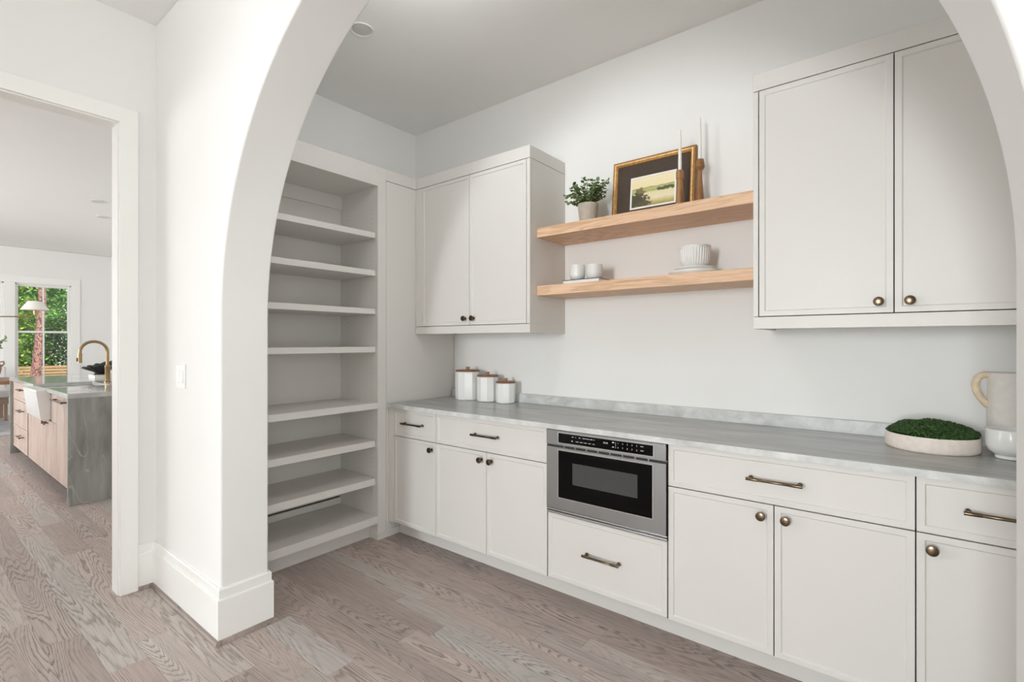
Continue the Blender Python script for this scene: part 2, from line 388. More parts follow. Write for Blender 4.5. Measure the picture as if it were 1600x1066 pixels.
def plank(x0, x1, y0, y1, col):
    cx, cy = (x0 + x1) / 2, (y0 + y1) / 2; g = .0004
    mb = B(x0 + g, x1 - g, y0 + g, y1 - g, -.006, 0)
    o = mb.build('plank', M['floor'], floor, loc=(cx, cy, 0), smooth=0, fix=False); o.color = (*col, 1)
nplank = 0
for i in range(len(edges) - 1):
    y0, y1 = edges[i], edges[i + 1]
    spans = [(-12.8, 2.5)] if y0 < .70 else ([(-12.8, -3.32), (XL, 2.5)] if y0 < 1.0 else [(-12.8, -3.32), (XL, XR)])
    for a, b in spans:
        cuts = sorted([c for c in forced.get(i, []) if a < c < b])
        pts = [a] + cuts + [b]; full = []
        for p, q in zip(pts, pts[1:]):
            full.append(p); x = p + prng.uniform(.7, 1.5)
            if p in cuts: x = p + 1.45
            while x < q - .4:
                full.append(x); x += prng.uniform(.8, 1.7)
        full.append(b)
        for p, q in zip(full, full[1:]):
            col = prng.choice(warm)
            for (ri, jx), c in tones.items():
                if ri == i and ((jx == -1.80 and abs(q - jx) < 1e-6) or (jx != -1.80 and abs(p - jx) < 1e-6)): col = c
            hidden = (q < -5.3 and y0 > .95 and p > -8.4) or q < -9.6 or (y0 > 2.23 and p > -3.4) or p > .6 or y0 < -.12
            col = tuple(.78 * c_ + .22 * m_ for c_, m_ in zip(col, (.92, .885, .87)))
            if hidden or nplank >= 290:
                stuff_mb.box(p + .0007, q - .0007, y0 + .0007, y1 - .0007, -.006, 0)
            else:
                plank(p, q, y0, y1, col); nplank += 1
stuff_mb.box(-12.8, 2.5, -3.3, -.5, -.006, 0).box(XL, 2.5, -8.3, -3.301, -.006, 0)
o = stuff(stuff_mb.build('plank_field', M['floor'], floor, smooth=0)); o.color = (.95, .91, .88, 1)

struct(MB().box(-5.8, 2.7, -3.4, 2.95, CEIL, CEIL + .12).box(-3.34, 2.7, -8.5, -3.4, CEIL, CEIL + .12).build('ceiling', M['ceiling']))
struct(B(-12.95, -5.8, -3.4, 2.95, CEIL + .015, CEIL + .13).build('ceiling', M['ceiling']))

# arch wall
arc = [(ACX + AR * math.cos(a), ASP + AR * math.sin(a)) for a in [PI * k / 96 for k in range(97)]]   # right springing -> left springing
poly = [(XL, 0), (AX0, 0)] + [(x, z) for x, z in reversed(arc)] + [(AX1, 0), (2.6, 0), (2.6, CEIL), (XL, CEIL)]
struct(MB().prism(poly, YA0, YA1).build('wall_arch', M['wall'], bevel=.007, seg=3))
# left wall with the cased opening into the kitchen
OY0, OY1, OZ = -.72, .752, 2.495
wl = MB().box(-3.325, XL, OY1 + .013, 2.9, 0, CEIL).box(-3.325, XL, -8.4, OY0 - .013, 0, CEIL).box(-3.325, XL, OY0 - .013, OY1 + .013, OZ + .013, CEIL)
struct(wl.build('wall_left', M['wall']))
struct(B(-3.3, XR + .12, YB, YB + .12, 0, CEIL).build('wall_back', M['wall']))
struct(B(XR, XR + .12, YA1, YB, 0, CEIL).build('wall_right', M['wall']))
struct(B(2.5, 2.62, -8.4, YA0, 0, CEIL).build('wall_hall_right', M['wall']))
# rear wall of the hall with the entry window
ra, rb, rz0, rz1 = -1.75, .15, .4, 2.9
rw = MB().box(-3.3, ra, -8.35, -8.23, 0, CEIL).box(rb, 2.6, -8.35, -8.23, 0, CEIL).box(ra, rb, -8.35, -8.23, 0, rz0).box(ra, rb, -8.35, -8.23, rz1, CEIL)
struct(rw.build('wall_rear', M['wall']))
# unseen partition added to shade the arch pier from the entry light
struct(MB().box(XL, -1.72, -4.12, -4.0, 0, CEIL).box(1.55, 2.5, -4.12, -4.0, 0, CEIL).box(-1.72, 1.55, -4.12, -4.0, 2.85, CEIL).build('wall_light_blocker', M['wall']))
# kitchen walls
struct(B(-12.9, -3.325, KY, KY + .1, 0, CEIL + .01).build('wall_kitchen_back', M['wall']))
struct(B(-12.9, -3.33, -3.35, -3.25, 0, CEIL + .01).build('wall_kitchen_front', M['wall']))
WZ0, WZ1 = .62, 2.44
W = [(1.445, 2.228), (.517, 1.30), (-.411, .372)]
ww = MB().box(KX - .14, KX, -3.25, W[2][0], 0, CEIL + .01).box(KX - .14, KX, W[0][1], KY, 0, CEIL + .01)
ww.box(KX - .14, KX, W[2][0], W[0][1], 0, WZ0).box(KX - .14, KX, W[2][0], W[0][1], WZ1, CEIL + .01)
ww.box(KX - .14, KX, W[1][1], W[0][0], WZ0, WZ1).box(KX - .14, KX, W[2][1], W[1][0], WZ0, WZ1)
struct(ww.build('wall_kitchen_window', M['wall']))
for n, (a, b) in enumerate(W):
    w = bpy.data.objects.new('window_%d' % (n + 1), None); COL.objects.link(w); struct(w)
    f = MB(); t = .02
    for (p, q) in ((a, a + t), (b - t, b)): f.box(KX - .12, KX - .02, p, q, WZ0, WZ1)
    f.box(KX - .12, KX - .02, a, b, WZ0, WZ0 + .03).box(KX - .12, KX - .02, a, b, WZ1 - t, WZ1)
    f.build('window_frame', M['trim'], w)
    mid = 1.531; c = (a + b) / 2
    for nm, z0, z1, xx in (('upper', mid - .02, WZ1 - t, KX - .085), ('lower', WZ0 + .03, mid + .02, KX - .055)):
        s_ = MB(); k = .028
        s_.box(xx - .015, xx + .015, a + t, a + t + k, z0, z1).box(xx - .015, xx + .015, b - t - k, b - t, z0, z1)
        s_.box(xx - .015, xx + .015, a + t + k, b - t - k, z0, z0 + .04).box(xx - .015, xx + .015, a + t + k, b - t - k, z1 - .035, z1)
        so = s_.build('sash', M['trim'], w)
        B(xx - .012, xx + .012, c - .012, c + .012, z0 + .04, z1 - .035).build('muntin', M['trim'], so)
        for p, q in ((a + t + k, c - .012), (c + .012, b - t - k)):
            B(xx - .003, xx + .003, p, q, z0 + .04, z1 - .035).build('pane', M['glass'], so, smooth=0)
ca = MB(); cw = .13
ca.box(KX, KX + .02, W[2][0] - cw, W[0][1] + cw, WZ1, WZ1 + .135)
ca.box(KX, KX + .02, W[0][1], W[0][1] + cw, WZ0, WZ1).box(KX, KX + .02, W[2][0] - cw, W[2][0], WZ0, WZ1)
ca.box(KX, KX + .02, W[1][1], W[0][0], WZ0, WZ1).box(KX, KX + .02, W[2][1], W[1][0], WZ0, WZ1)
ca.box(KX, KX + .05, W[2][0] - cw, W[0][1] + cw, WZ0 - .035, WZ0).box(KX, KX + .02, W[2][0] - cw, W[0][1] + cw, WZ0 - .14, WZ0 - .035)
struct(ca.build('trim_window', M['trim'], bevel=.003))
# entry window
w = bpy.data.objects.new('window_4', None); COL.objects.link(w); struct(w)
f = MB().box(ra, ra + .05, -8.33, -8.25, rz0, rz1).box(rb - .05, rb, -8.33, -8.25, rz0, rz1).box(ra, rb, -8.33, -8.25, rz0, rz0 + .05).box(ra, rb, -8.33, -8.25, rz1 - .05, rz1)
f.build('window_frame', M['trim'], w); B(ra + .05, rb - .05, -8.295, -8.287, rz0 + .05, rz1 - .05).build('pane', M['glass'], w, smooth=0)
# cased opening: jamb lining and casing
jl = MB().box(-3.335, XL + .003, OY1 - .006, OY1 + .013, 0, OZ + .013).box(-3.335, XL + .003, OY0 - .013, OY0 + .006, 0, OZ + .013).box(-3.335, XL + .003, OY0 + .006, OY1 - .006, OZ - .006, OZ + .013)
struct(jl.build('trim_jamb', M['trim'], bevel=.002))
def casing(x0, x1):
    c = .081; mb = MB()
    mb.prism([(OY1, 0), (OY1 + c, 0), (OY1 + c, OZ + c), (OY0 - c, OZ + c), (OY0 - c, 0), (OY0, 0), (OY0, OZ), (OY1, OZ)], x0, x1, 'x')
    return mb
struct(casing(XL, XL + .024).build('trim_casing', M['trim'], bevel=.004))
struct(casing(-3.349, -3.325).build('trim_casing', M['trim'], bevel=.004))
# baseboard (two steps) and stained shoe moulding round the arch pier
path = [(XL, OY1 + .081), (XL, YA0), (AX0, YA0), (AX0, YA1), (-2.74, YA1)]
prof = [(0, 0), (.018, 0), (.018, .190), (.016, .195), (.011, .196), (.011, .234), (.008, .239), (0, .239)]
struct(MB().sweep(path, prof).build('baseboard_arch', M['trim'], smooth=20))
shoe = [(.018, 0), (.034, 0), (.0335, .007), (.030, .013), (.025, .018), (.018, .0195)]
struct(MB().sweep(path, shoe).build('trim_shoe', M['shoe'], smooth=40))
path2 = [(XR, YA1), (AX1, YA1), (AX1, YA0), (2.5, YA0), (2.5, -8.23)]
struct(MB().sweep(path2, prof).build('baseboard_right', M['trim'], smooth=20))
struct(MB().sweep(path2, shoe).build('trim_shoe', M['shoe'], smooth=40))

# recessed downlights
def downlight(x, y, z, label, r=.066):
    t = thing('recessed_downlight', (x, y, z), label, 'downlight', 'recessed ceiling downlights')
    MB().lathe([(r, 0), (r, -.004), (r * .95, -.007), (r * .80, -.004), (r * .76, -.001), (r * .76, 0)], (x, y, z), 40).build('trim_ring', M['downlight'], t)
    MB().lathe([(r * .755, -.0005), (r * .72, -.0035), (r * .5, -.0045), (r * .1, -.005)], (x, y, z), 40).build('lens', M['lens'], t)
downlight(-2.366, 1.64, CEIL, 'round white recessed light in the pantry ceiling behind the arch')
downlight(-7.893, 1.639, CEIL + .015, 'flat white recessed kitchen ceiling light nearer the doorway', .085)
downlight(-8.82, 1.881, CEIL + .015, 'flat white recessed kitchen ceiling light nearer the far windows', .085)

# double light switch on the arch wall
t = thing('light_switch', (-2.848, YA0, 1.164), 'white double rocker light switch on the wall beside the arch', 'light switch')
B(-2.906, -2.79, YA0 - .006, YA0, 1.104, 1.224).build('cover_plate', M['trim'], t, bevel=.002)
for x in (-2.871, -2.825):
    MB().prism([(YA0 - .006, 1.131), (YA0 - .012, 1.133), (YA0 - .0085, 1.195), (YA0 - .006, 1.197)], x - .0165, x + .0165, 'x').build('rocker', M['trim'], t, bevel=.0006)

# ------------------------------------------------------------------ built-in pantry shelving
XF = -2.77            # face of the shelving
CB = M['cab']
t = thing('pantry_shelving', (XF, 1.6, 0), 'tall greige built-in pantry shelf unit with eight open shelves and panelled corner', 'shelf unit')
SY0, SY1 = 1.21, 2.048
B(-3.222, XF, 2.048, 2.1155, .0, 2.522).build('side_panel', CB, t, bevel=.0012)
B(-3.222, XF, 1.15, 1.21, 0, 2.522).build('side_panel', CB, t, bevel=.0012)
B(-3.232, -3.212, SY0, SY1, .218, 2.50).build('back_panel', CB, t); B(-3.233, -3.228, SY0, SY1, .17, .218).build('gap_shade_strip', M['gap'], t)  # dark strip stands in for shade in the open joint above the rail
B(XF - .022, XF, SY0, SY1, 2.392, 2.522).build('fascia', CB, t, bevel=.0012)
B(-3.212, XF - .022, SY0, SY1, 2.395, 2.413).build('top_board', CB, t)
B(-3.212, -3.194, SY0, SY1, 2.30, 2.395).build('back_rail', CB, t, bevel=.001)
B(-3.228, -3.208, SY0, SY1, .162, .206).build('back_rail', CB, t, bevel=.001)
B(-3.23, XF - .0015, 2.1185, YB - .004, .0, 2.443).build('corner_panel', CB, t, bevel=.0012)
B(-3.23, XF, 2.1155, YB - .004, 2.446, 2.522).build('corner_fascia', CB, t, bevel=.0012)
B(-2.875, -2.857, SY0, SY1, 0, .108).build('toe_kick', CB, t)
MB().sweep([(-2.857, 2.048), (XF, 2.048), (XF, 2.226)], [(0, 0), (.006, 0), (.006, .045), (.004, .048), (0, .048)]).build('plinth', CB, t)
for zt, th, fixed in ((2.078, .037, 0), (1.823, .038, 0), (1.563, .037, 0), (1.306, .038, 0), (.928, .041, 1), (.671, .043, 0), (.415, .045, 0), (.161, .052, 1)):
    xf = XF if fixed else XF - .02; g = 0 if fixed else .006
    B(-3.212, xf, SY0 + g, SY1 - g, zt - th, zt).build('shelf', CB, t, bevel=.0015)
ph = MB()
for x in (-2.84, -3.12):
    z = .26
    while z < 2.3:
        if not any(a - .07 < z < a + .02 for a in (2.078, 1.823, 1.563, 1.306, .928, .671, .415)):
            ph.lathe([(.0026, -.0005), (.0026, .002)], (x, SY1 - .0006, z), 6, 'y')
        z += .032
stuff(ph.build('pin_hole', M['pin'], t, smooth=0))

# ------------------------------------------------------------------ knobs, pulls, cabinets
def knob(x, z, yf, parent):
    # disc knob on a stem with a base ring
    mb = MB().lathe([(.009, 0), (.009, -.003), (.0055, -.004), (.0055, -.016), (.0145, -.019), (.0172, -.021), (.0176, -.026), (.0165, -.029), (.012, -.0305), (.003, -.031)], (x, yf, z), 28, 'y')
    return mb.build('knob', M['bronze'], parent, smooth=35)
def pull(x, z, yf, parent, w=.196):
    mb = MB(); a = w / 2; y = yf - .031
    for s in (-1, 1):
        mb.lathe([(.0085, 0), (.0085, -.003), (.0055, -.005), (.0055, -.031)], (x + s * (a - .012), yf, z), 18, 'y')
        mb.lathe([(.0062, 0), (.0066, .0015), (.0066, .042), (.0062, .0435)], (x - a if s < 0 else x + a - .0435, y, z), 18, 'x')
    mb.lathe([(.0052, 0), (.0058, .001), (.0058, w - .088), (.0052, w - .087)], (x - a + .0435, y, z), 18, 'x')
    return mb.build('pull', M['bronze'], parent, smooth=35)

def front(kind, x0, x1, z0, z1, yf, t):
    return MB().front(x0, x1, z0, z1, yf).build(kind, CB, t, bevel=.0012, smooth=20)
YD = 2.138; TK = 2.229; G = .0018
# base cabinets
def base_cab(x0, x1, label, drawer, doors, kn, filler=None):
    """x0..x1 carcass; drawer=(a,b); doors=[(a,b)...]; kn=[x...]"""
    t = thing('base_cabinet', ((x0 + x1) / 2, YD + .3, 0), label, 'cabinet', 'base cabinets under the counter')
    B(x0 + .001, x1 - .001, YD + .0215, YB - .01, .101, .888).build('carcass', M['gap'], t)
    B(x0, x1, TK, TK + .015, 0, .101).build('toe_kick', CB, t)
    if filler: B(filler[0], filler[1], YD, YD + .02, .101, .888).build('filler_strip', CB, t, bevel=.0012)
    if drawer:
        d = front('drawer', drawer[0] + G, drawer[1] - G, .7025, .886, YD, t)
        pull((drawer[0] + drawer[1]) / 2, .796, YD, d)
    for (a, b), k in zip(doors, kn):
        d = front('door', a + G, b - G, .111, .6985, YD, t); knob(k, .653, YD, d)
    return t
base_cab(-2.768, -2.300, 'narrow greige base cabinet at the left end of the counter beside the pantry shelves', (-2.717, -2.300), [(-2.717, -2.300)], [-2.337], (-2.768, -2.719))
base_cab(-2.300, -1.449, 'greige double-door base cabinet under the canisters, left of the microwave', (-2.300, -1.452), [(-2.300, -1.876), (-1.876, -1.452)], [-1.914, -1.838])
base_cab(-.808, .0405, 'wide greige double-door base cabinet right of the microwave', (-.808, .0405), [(-.808, -.387), (-.387, .0405)], [-.431, -.345])
base_cab(.0405, XR - .004, 'greige single-door base cabinet at the right end below the moss tray', (.0405, .47), [(.0405, .47)], [.082], (.472, XR - .006))
# microwave cabinet: one deep drawer below the appliance, open bay above
t = thing('base_cabinet', (-1.13, YD + .3, 0), 'base cabinet with one deep drawer below the steel microwave', 'cabinet', 'base cabinets under the counter')
B(-1.447, -.810, YD + .0215, YB - .01, .101, .452).build('carcass', M['gap'], t)
for a in (-1.447, -.820): B(a, a + .010, YD + .0215, YB - .01, .452, .888).build('side_panel', M['gap'], t)
B(-1.449, -.808, TK, TK + .015, 0, .101).build('toe_kick', CB, t)
d = front('drawer', -1.447, -.812, .113, .450, YD, t); pull(-1.13, .288, YD, d)

# countertop and splash
t = thing('countertop', (-1.13, 2.45, .888), 'long grey streaked quartzite worktop with low splash along the white wall', 'countertop')
B(XF + .003, XR - .003, 2.122, YB - .004, .8895, .9148).build('slab', M['counter'], t, bevel=.0015)
B(XF + .003, XR - .003, 2.118, 2.1221, .889, .915).build('front_edge', M['counter_lit'], t)
B(XF + .003, XR - .003, YB - .032, YB - .003, .9148, .976).build('backsplash', M['counter_lit'], t, bevel=.0015)

# microwave drawer
def text_mb(mb, s, x, z, size, y):
    cu = bpy.data.curves.new('marks', 'FONT'); cu.body = s; cu.size = size; cu.align_x = 'CENTER'; cu.align_y = 'CENTER'; cu.resolution_u = 2
    ob = bpy.data.objects.new('marks', cu); COL.objects.link(ob)
    dg = bpy.context.evaluated_depsgraph_get(); me = ob.evaluated_get(dg).to_mesh()
    mb.add([(x + v.co.x, y, z + v.co.y) for v in me.vertices], [tuple(p.vertices) for p in me.polygons])
    ob.evaluated_get(dg).to_mesh_clear(); bpy.data.objects.remove(ob); bpy.data.curves.remove(cu)
MX0, MX1, MY = -1.4475, -.812, 2.125
t = thing('microwave_drawer', (-1.125, MY + .25, .456), 'stainless steel built-in drawer microwave with black glass door under the counter', 'microwave')
B(MX0 + .012, MX1 - .012, MY + .03, YB - .06, .468, .884).build('body', M['gap'], t)
def ringframe(x0, x1, z0, z1, a0, a1, c0, c1, yf, yb):
    mb = MB(); o_ = [(x0, z0), (x1, z0), (x1, z1), (x0, z1)]; i_ = [(a0, c0), (a1, c0), (a1, c1), (a0, c1)]
    vs = [(x, yf, z) for x, z in o_] + [(x, yf, z) for x, z in i_] + [(x, yb, z) for x, z in o_] + [(x, yb, z) for x, z in i_]
    fs = []
    for k in range(4):
        q = (k + 1) % 4
        fs += [(k, q, 4 + q, 4 + k), (8 + q, 8 + k, 12 + k, 12 + q), (k, 8 + k, 8 + q, q), (4 + k, 4 + q, 12 + q, 12 + k)]
    return mb.add(vs, fs)
pn = ringframe(MX0, MX1, .812, .885, -1.376, -.869, .822, .874, MY, MY + .03).build('control_panel', M['steel'], t, bevel=.001)
ringframe(-1.378, -.867, .820, .876, -1.374, -.871, .8235, .8725, MY - .001, MY + .004).build('panel_edge', M['steel_edge'], pn)
B(-1.374, -.871, MY + .002, MY + .01, .8235, .8725).build('touch_glass', M['black_glass'], pn)
mk = MB(); ym = MY + .0012
for i, wd in enumerate((.011, .004, .009, .018, .016, .014, .006)):
    x = -1.296 + i * .0205; mk.box(x, x + wd, ym, MY + .0022, .8585, .8610)
for i, wd in enumerate((.008, .016, .016, .015, .014, .010)):
    x = -1.297 + i * .0238; mk.box(x, x + wd, ym, MY + .0022, .8375, .8398)
mk.box(-1.298, -1.292, ym, MY + .0022, .836, .8415)
for a, b in zip('12345', (0, 1, 2, 3, 4)): text_mb(mk, a, -1.043 + b * .0235, .8595, .010, ym)
for a, b in zip('67890', (0, 1, 2, 3, 4)): text_mb(mk, a, -1.043 + b * .0235, .8395, .010, ym)
text_mb(mk, '88:88', -1.108, .8535, .011, ym)
mk.box(-1.073, -1.064, ym, MY + .0022, .858, .8635).box(-1.073, -1.064, ym, MY + .0022, .837, .8415).box(-1.0562, -1.0552, ym, MY + .0022, .835, .864)
mk.box(-.932, -.917, ym, MY + .0022, .859, .8615).box(-.932, -.917, ym, MY + .0022, .8395, .842)
stuff(mk.build('panel_marking', M['print'], pn, smooth=0))
vt = MB().box(MX0 + .01, MX1 + .003, MY + .010, MY + .02, .797, .812)
vg = vt.build('vent_strip', M['gap'], t)
vb = MB(); 
for i in range(8): vb.box(-1.345 + i * .064, -1.339 + i * .064, MY + .003, MY + .010, .798, .811)
vb.box(MX0, MX1 + .004, MY + .002, MY + .012, .8095, .8122)
vb.build('vent_rib', M['steel'], vg)
dr = ringframe(MX0, MX1, .481, .798, -1.377, -.872, .541, .786, MY, MY + .03).build('door', M['steel'], t, bevel=.0015)
ringframe(-1.379, -.870, .539, .788, -1.3745, -.8745, .5435, .7835, MY - .001, MY + .004).build('window_edge', M['steel_edge'], dr)
B(-1.3745, -.8745, MY + .002, MY + .012, .5435, .7835).build('door_glass', M['black_glass'], dr)
B(-1.292, -.946, MY + .0012, MY + .0025, .620, .728).build('window_mesh', M['oven_mesh'], dr)
tr = MB().box(MX0 + .003, MX1 + .002, MY + .006, MY + .03, .469, .478).box(MX0 + .003, MX1 + .002, MY + .002, MY + .03, .456, .466)
tr.build('bottom_trim', M['steel_edge'], t, bevel=.001)

# ------------------------------------------------------------------ upper cabinets
YU = 2.379
def upper(x0, x1, label, doors, knobs, lf, rs):
    t = thing('upper_cabinet', ((x0 + x1) / 2, 2.57, 1.395), label, 'cabinet', 'upper cabinets on the back wall')
    B(x0 + .018, x1 - .018, YU + .0215, YB - .002, 1.424, 2.4435).build('carcass', M['gap'], t)  # dark tone stands in for shade between the door fronts
    B(x0 + .016, x1 - .016, YU + .0215, YB - .002, 1.418, 1.4238).build('bottom_panel', CB, t)
    for a in (x0 + .001, x1 - .0178): B(a, a + .0168, YU + .0215, YB - .002, 1.418, 2.4435).build('side_panel', CB, t)
    MB().box(x0, x1, YU, YU + .02, 1.395, 1.447).box(x1 - .018, x1, YU + .02, YB - .002, 1.395, 1.447).box(x0, x0 + .018, YU + .02, YB - .002, 1.395, 1.447).build('light_rail', CB, t, bevel=.0012)
    B(x0, x1, YU, YB - .002, 2.4465, 2.522).build('crown_fascia', CB, t, bevel=.0012)
    B(x0, lf - G, YU, YU + .02, 1.4495, 2.4435).build('filler_strip', CB, t, bevel=.0012)
    B(rs + G, x1, YU, YU + .02, 1.4495, 2.4435).build('filler_strip', CB, t, bevel=.0012)
    for (a, b), k in zip(doors, knobs):
        d = front('door', a + G, b - G, 1.4505, 2.4425, YU, t); knob(k, 1.4935, YU, d)
upper(XF + .001, -1.741, 'greige two-door wall cabinet in the corner beside the pantry shelves', [(-2.705, -2.236), (-2.236, -1.767)], [-2.273, -2.199], -2.705, -1.767)
upper(-.513, XR - .003, 'large greige two-door wall cabinet above the moss tray, cut off by the arch', [(-.491, -.019), (-.019, .453)], [-.066, .028], -.491, .453)

# ------------------------------------------------------------------ floating shelves and what stands on them
USZ, LSZ = 2.032, 1.679
for zt, th, lb in ((USZ, .058, 'upper floating oak shelf holding the framed landscape and potted plant'), (LSZ, .058, 'lower floating oak shelf holding the stacked white dishes and cups')):
    o = B(-1.7395, -.5145, 2.45, YB - .001, zt - th, zt).build('floating_shelf', M['oak'], bevel=.0015, loc=(-1.13, 2.6, zt - th))
    tag(o, lb, 'shelf', 'floating oak shelves')

# framed landscape leaning on the wall
t = thing('framed_picture', (-1.122, 2.703, USZ), 'gilt framed landscape print with brown mat leaning on the upper shelf', 'picture', rot=(math.radians(-5.5), 0, 0))
FW, FH = .247, .388
def bar(z0, x0, x1, w, vertical, y0, y1, mb):
    pass
mb = MB()
for (pro, nm, mt) in (([(0, -.004), (.004, -.010), (.010, -.008), (.010, .02), (0, .02)], 'outer_bead', 'goldedge'), ([(.010, -.008), (.014, -.012), (.020, -.011), (.024, -.006), (.028, -.004), (.030, 0), (.030, .02), (.010, .02)], 'frame', 'goldframe')):
    mb = MB(); n = len(pro)
    for d, y in pro:
        mb.v += [(-FW + d, y, d), (FW - d, y, d), (FW - d, y, FH - d), (-FW + d, y, FH - d)]
    for k in range(n):
        q = (k + 1) % n
        for c in range(4):
            e = (c + 1) % 4; mb.f.append((k * 4 + c, k * 4 + e, q * 4 + e, q * 4 + c))
    fo = mb.build(nm, M[mt], t, local=True)
    if nm == 'outer_bead':
        bd = MB()
        for k in range(64):
            x = -FW + .006 + k * (2 * FW - .012) / 63
            for z in (.005, FH - .005): bd.lathe([(.0008, -.0125), (.0026, -.0105), (.0026, -.008)], (x, 0, z), 6, 'y')
        for k in range(50):
            z = .006 + k * (FH - .012) / 49
            for x in (-FW + .005, FW - .005): bd.lathe([(.0008, -.0125), (.0026, -.0105), (.0026, -.008)], (x, 0, z), 6, 'y')
        stuff(bd.build('bead', M['goldframe'], fo, local=True))
B(-FW + .028, FW - .028, .004, .012, .028, FH - .028).build('mat_board', M['mat'], t, local=True)
ax0, ax1, az0, az1 = -.133, .141, .084, .276
ringframe(ax0, ax1, az0, az1, ax0 + .010, ax1 - .010, az0 + .010, az1 - .010, .001, .005).build('inner_mat', M['white_mat'], t, local=True)
me_o = MB().add([(ax0 + .010, .0034, az0 + .010), (ax1 - .010, .0034, az0 + .010), (ax1 - .010, .0034, az1 - .010), (ax0 + .010, .0034, az1 - .010),
                 (ax0 + .010, .0042, az0 + .010), (ax1 - .010, .0042, az0 + .010), (ax1 - .010, .0042, az1 - .010), (ax0 + .010, .0042, az1 - .010)],
                [(0, 1, 2, 3), (7, 6, 5, 4), (0, 4, 5, 1), (1, 5, 6, 2), (2, 6, 7, 3), (3, 7, 4, 0)]).build('print', M['art'], t, local=True, smooth=0, fix=False)
uvl = me_o.data.uv_layers.new(name='uv')
for lp in me_o.data.loops:
    co = me_o.data.vertices[lp.vertex_index].co
    uvl.data[lp.index].uv = ((co.x - ax0 - .01) / (ax1 - ax0 - .02), (co.z - az0 - .01) / (az1 - az0 - .02))

# turned candlesticks with tapers
def candlestick(x, y, prof, label):
    t = thing('candlestick', (x, y, USZ), label, 'candlestick', 'turned wooden candlesticks')
    MB().lathe(prof, (x, y, USZ), 32).build('stick', M['stickwood'], t, smooth=40)
def taper(x, y, z, h, label):
    o = MB().lathe([(.0085, 0), (.0095, .004), (.0095, .03), (.0062, h - .012), (.004, h - .003), (.0012, h), (.0008, h + .007)], (x, y, z), 20).build('taper_candle', M['wax'], loc=(x, y, z))
    tag(o, label, 'candle', 'white taper candles')
candlestick(-.907, 2.57, [(.0238, 0), (.0242, .004), (.0238, .014), (.021, .05), (.0175, .10), (.0155, .135), (.0150, .152), (.0165, .157), (.0195, .160), (.0200, .166), (.0196, .196), (.0188, .203), (.011, .2031), (.011, .185)], 'turned oak candlestick standing in front of the framed landscape')
taper(-.907, 2.57, USZ + .1855, .235, 'white taper candle in front of the framed landscape')
candlestick(-.833, 2.66, [(.0225, 0), (.0228, .004), (.0220, .02), (.0200, .07), (.0155, .13), (.0115, .185), (.0106, .208), (.0125, .214), (.0190, .221), (.0243, .231), (.0244, .240), (.0205, .262), (.0195, .270), (.011, .2701), (.011, .25)], 'taller turned oak candlestick to the right of the framed landscape')
taper(-.833, 2.66, USZ + .2505, .245, 'white taper candle standing right of the picture frame')

# potted greenery
px, py = -1.471, 2.60
t = thing('potted_plant', (px, py, USZ), 'small leafy eucalyptus plant in weathered beige pot on upper shelf', 'plant')
MB().lathe([(.044, 0), (.047, .003), (.056, .07), (.0615, .125), (.0610, .131), (.0575, .132), (.054, .115)], (px, py, USZ), 36, rib=lambda a, j: 1 + .006 * math.sin(a * 34)).build('pot', M['pot'], t, smooth=60)
MB().lathe([(.0545, .112), (.03, .118), (.004, .119)], (px, py, USZ), 20).build('soil', M['soil'], t)
st = MB(); lf = MB(); rg = random.Random(5)
def leaf(mb, p, d, up, ln, w):
    d = d.normalized(); s_ = d.cross(up)
    if s_.length < 1e-3: s_ = Vector((1, 0, 0))
    s_.normalize(); nn = s_.cross(d)
    pts = [p, p + d * ln * .3 + s_ * w * .45 + nn * w * .1, p + d * ln * .7 + s_ * w * .42 + nn * w * .1, p + d * ln, p + d * ln * .7 - s_ * w * .42 + nn * w * .1, p + d * ln * .3 - s_ * w * .45 + nn * w * .1]
    mb.add(pts, [(0, 1, 2, 3), (0, 3, 4, 5)])
for k in range(50):
    a = 2 * PI * k / 50 + rg.uniform(-.2, .2); el = rg.uniform(.12, 1.35); L_ = rg.uniform(.10, .165) * (1.0 if el > .4 else .92)
    d0 = Vector((math.cos(a) * math.cos(el), math.sin(a) * math.cos(el) * .75, math.sin(el)))
    if py + d0.y * L_ > YB - .02: d0.y *= .4
    p = Vector((px + .022 * math.cos(a), py + .022 * math.sin(a), USZ + .12)); pts = [p.copy()]
    for j in range(8):
        dd = d0 + Vector((0, 0, .55 - j * .13)); p = p + dd.normalized() * L_ / 8; pts.append(p.copy())
    st.tube(pts, [.0013] * 8 + [.0006], 5)
    for j in range(1, 9):
        for s_ in (-1, 1):
            tv = (pts[j] - pts[j - 1]).normalized(); sd = tv.cross(Vector((0, 0, 1))).normalized() * s_
            if j % 2: sd = (sd * .3 + tv.cross(sd) * s_)
            leaf(lf, pts[j], (sd + tv * .6 + Vector((rg.uniform(-.3, .3), rg.uniform(-.3, .3), rg.uniform(-.1, .4)))), Vector((rg.uniform(-.4, .4), rg.uniform(-.4, .4), 1)), rg.uniform(.018, .027), rg.uniform(.016, .023))
pts = [Vector((px + .02, py - .01, USZ + .12)) + Vector((.125, -.015, .12)) * (j / 9) + Vector((0, 0, .018 * math.sin(j / 9 * PI))) for j in range(10)]
st.tube(pts, .0012, 5)
for j in range(3, 10):
    for s_ in (-1, 1): leaf(lf, pts[j], Vector((.4, .1 * s_, .9 * s_)), Vector((0, 1, .2)), .017, .010)
st.build('stem', M['stem'], t); stuff(lf.build('foliage', M['leaf'], t, smooth=0, fix=False))

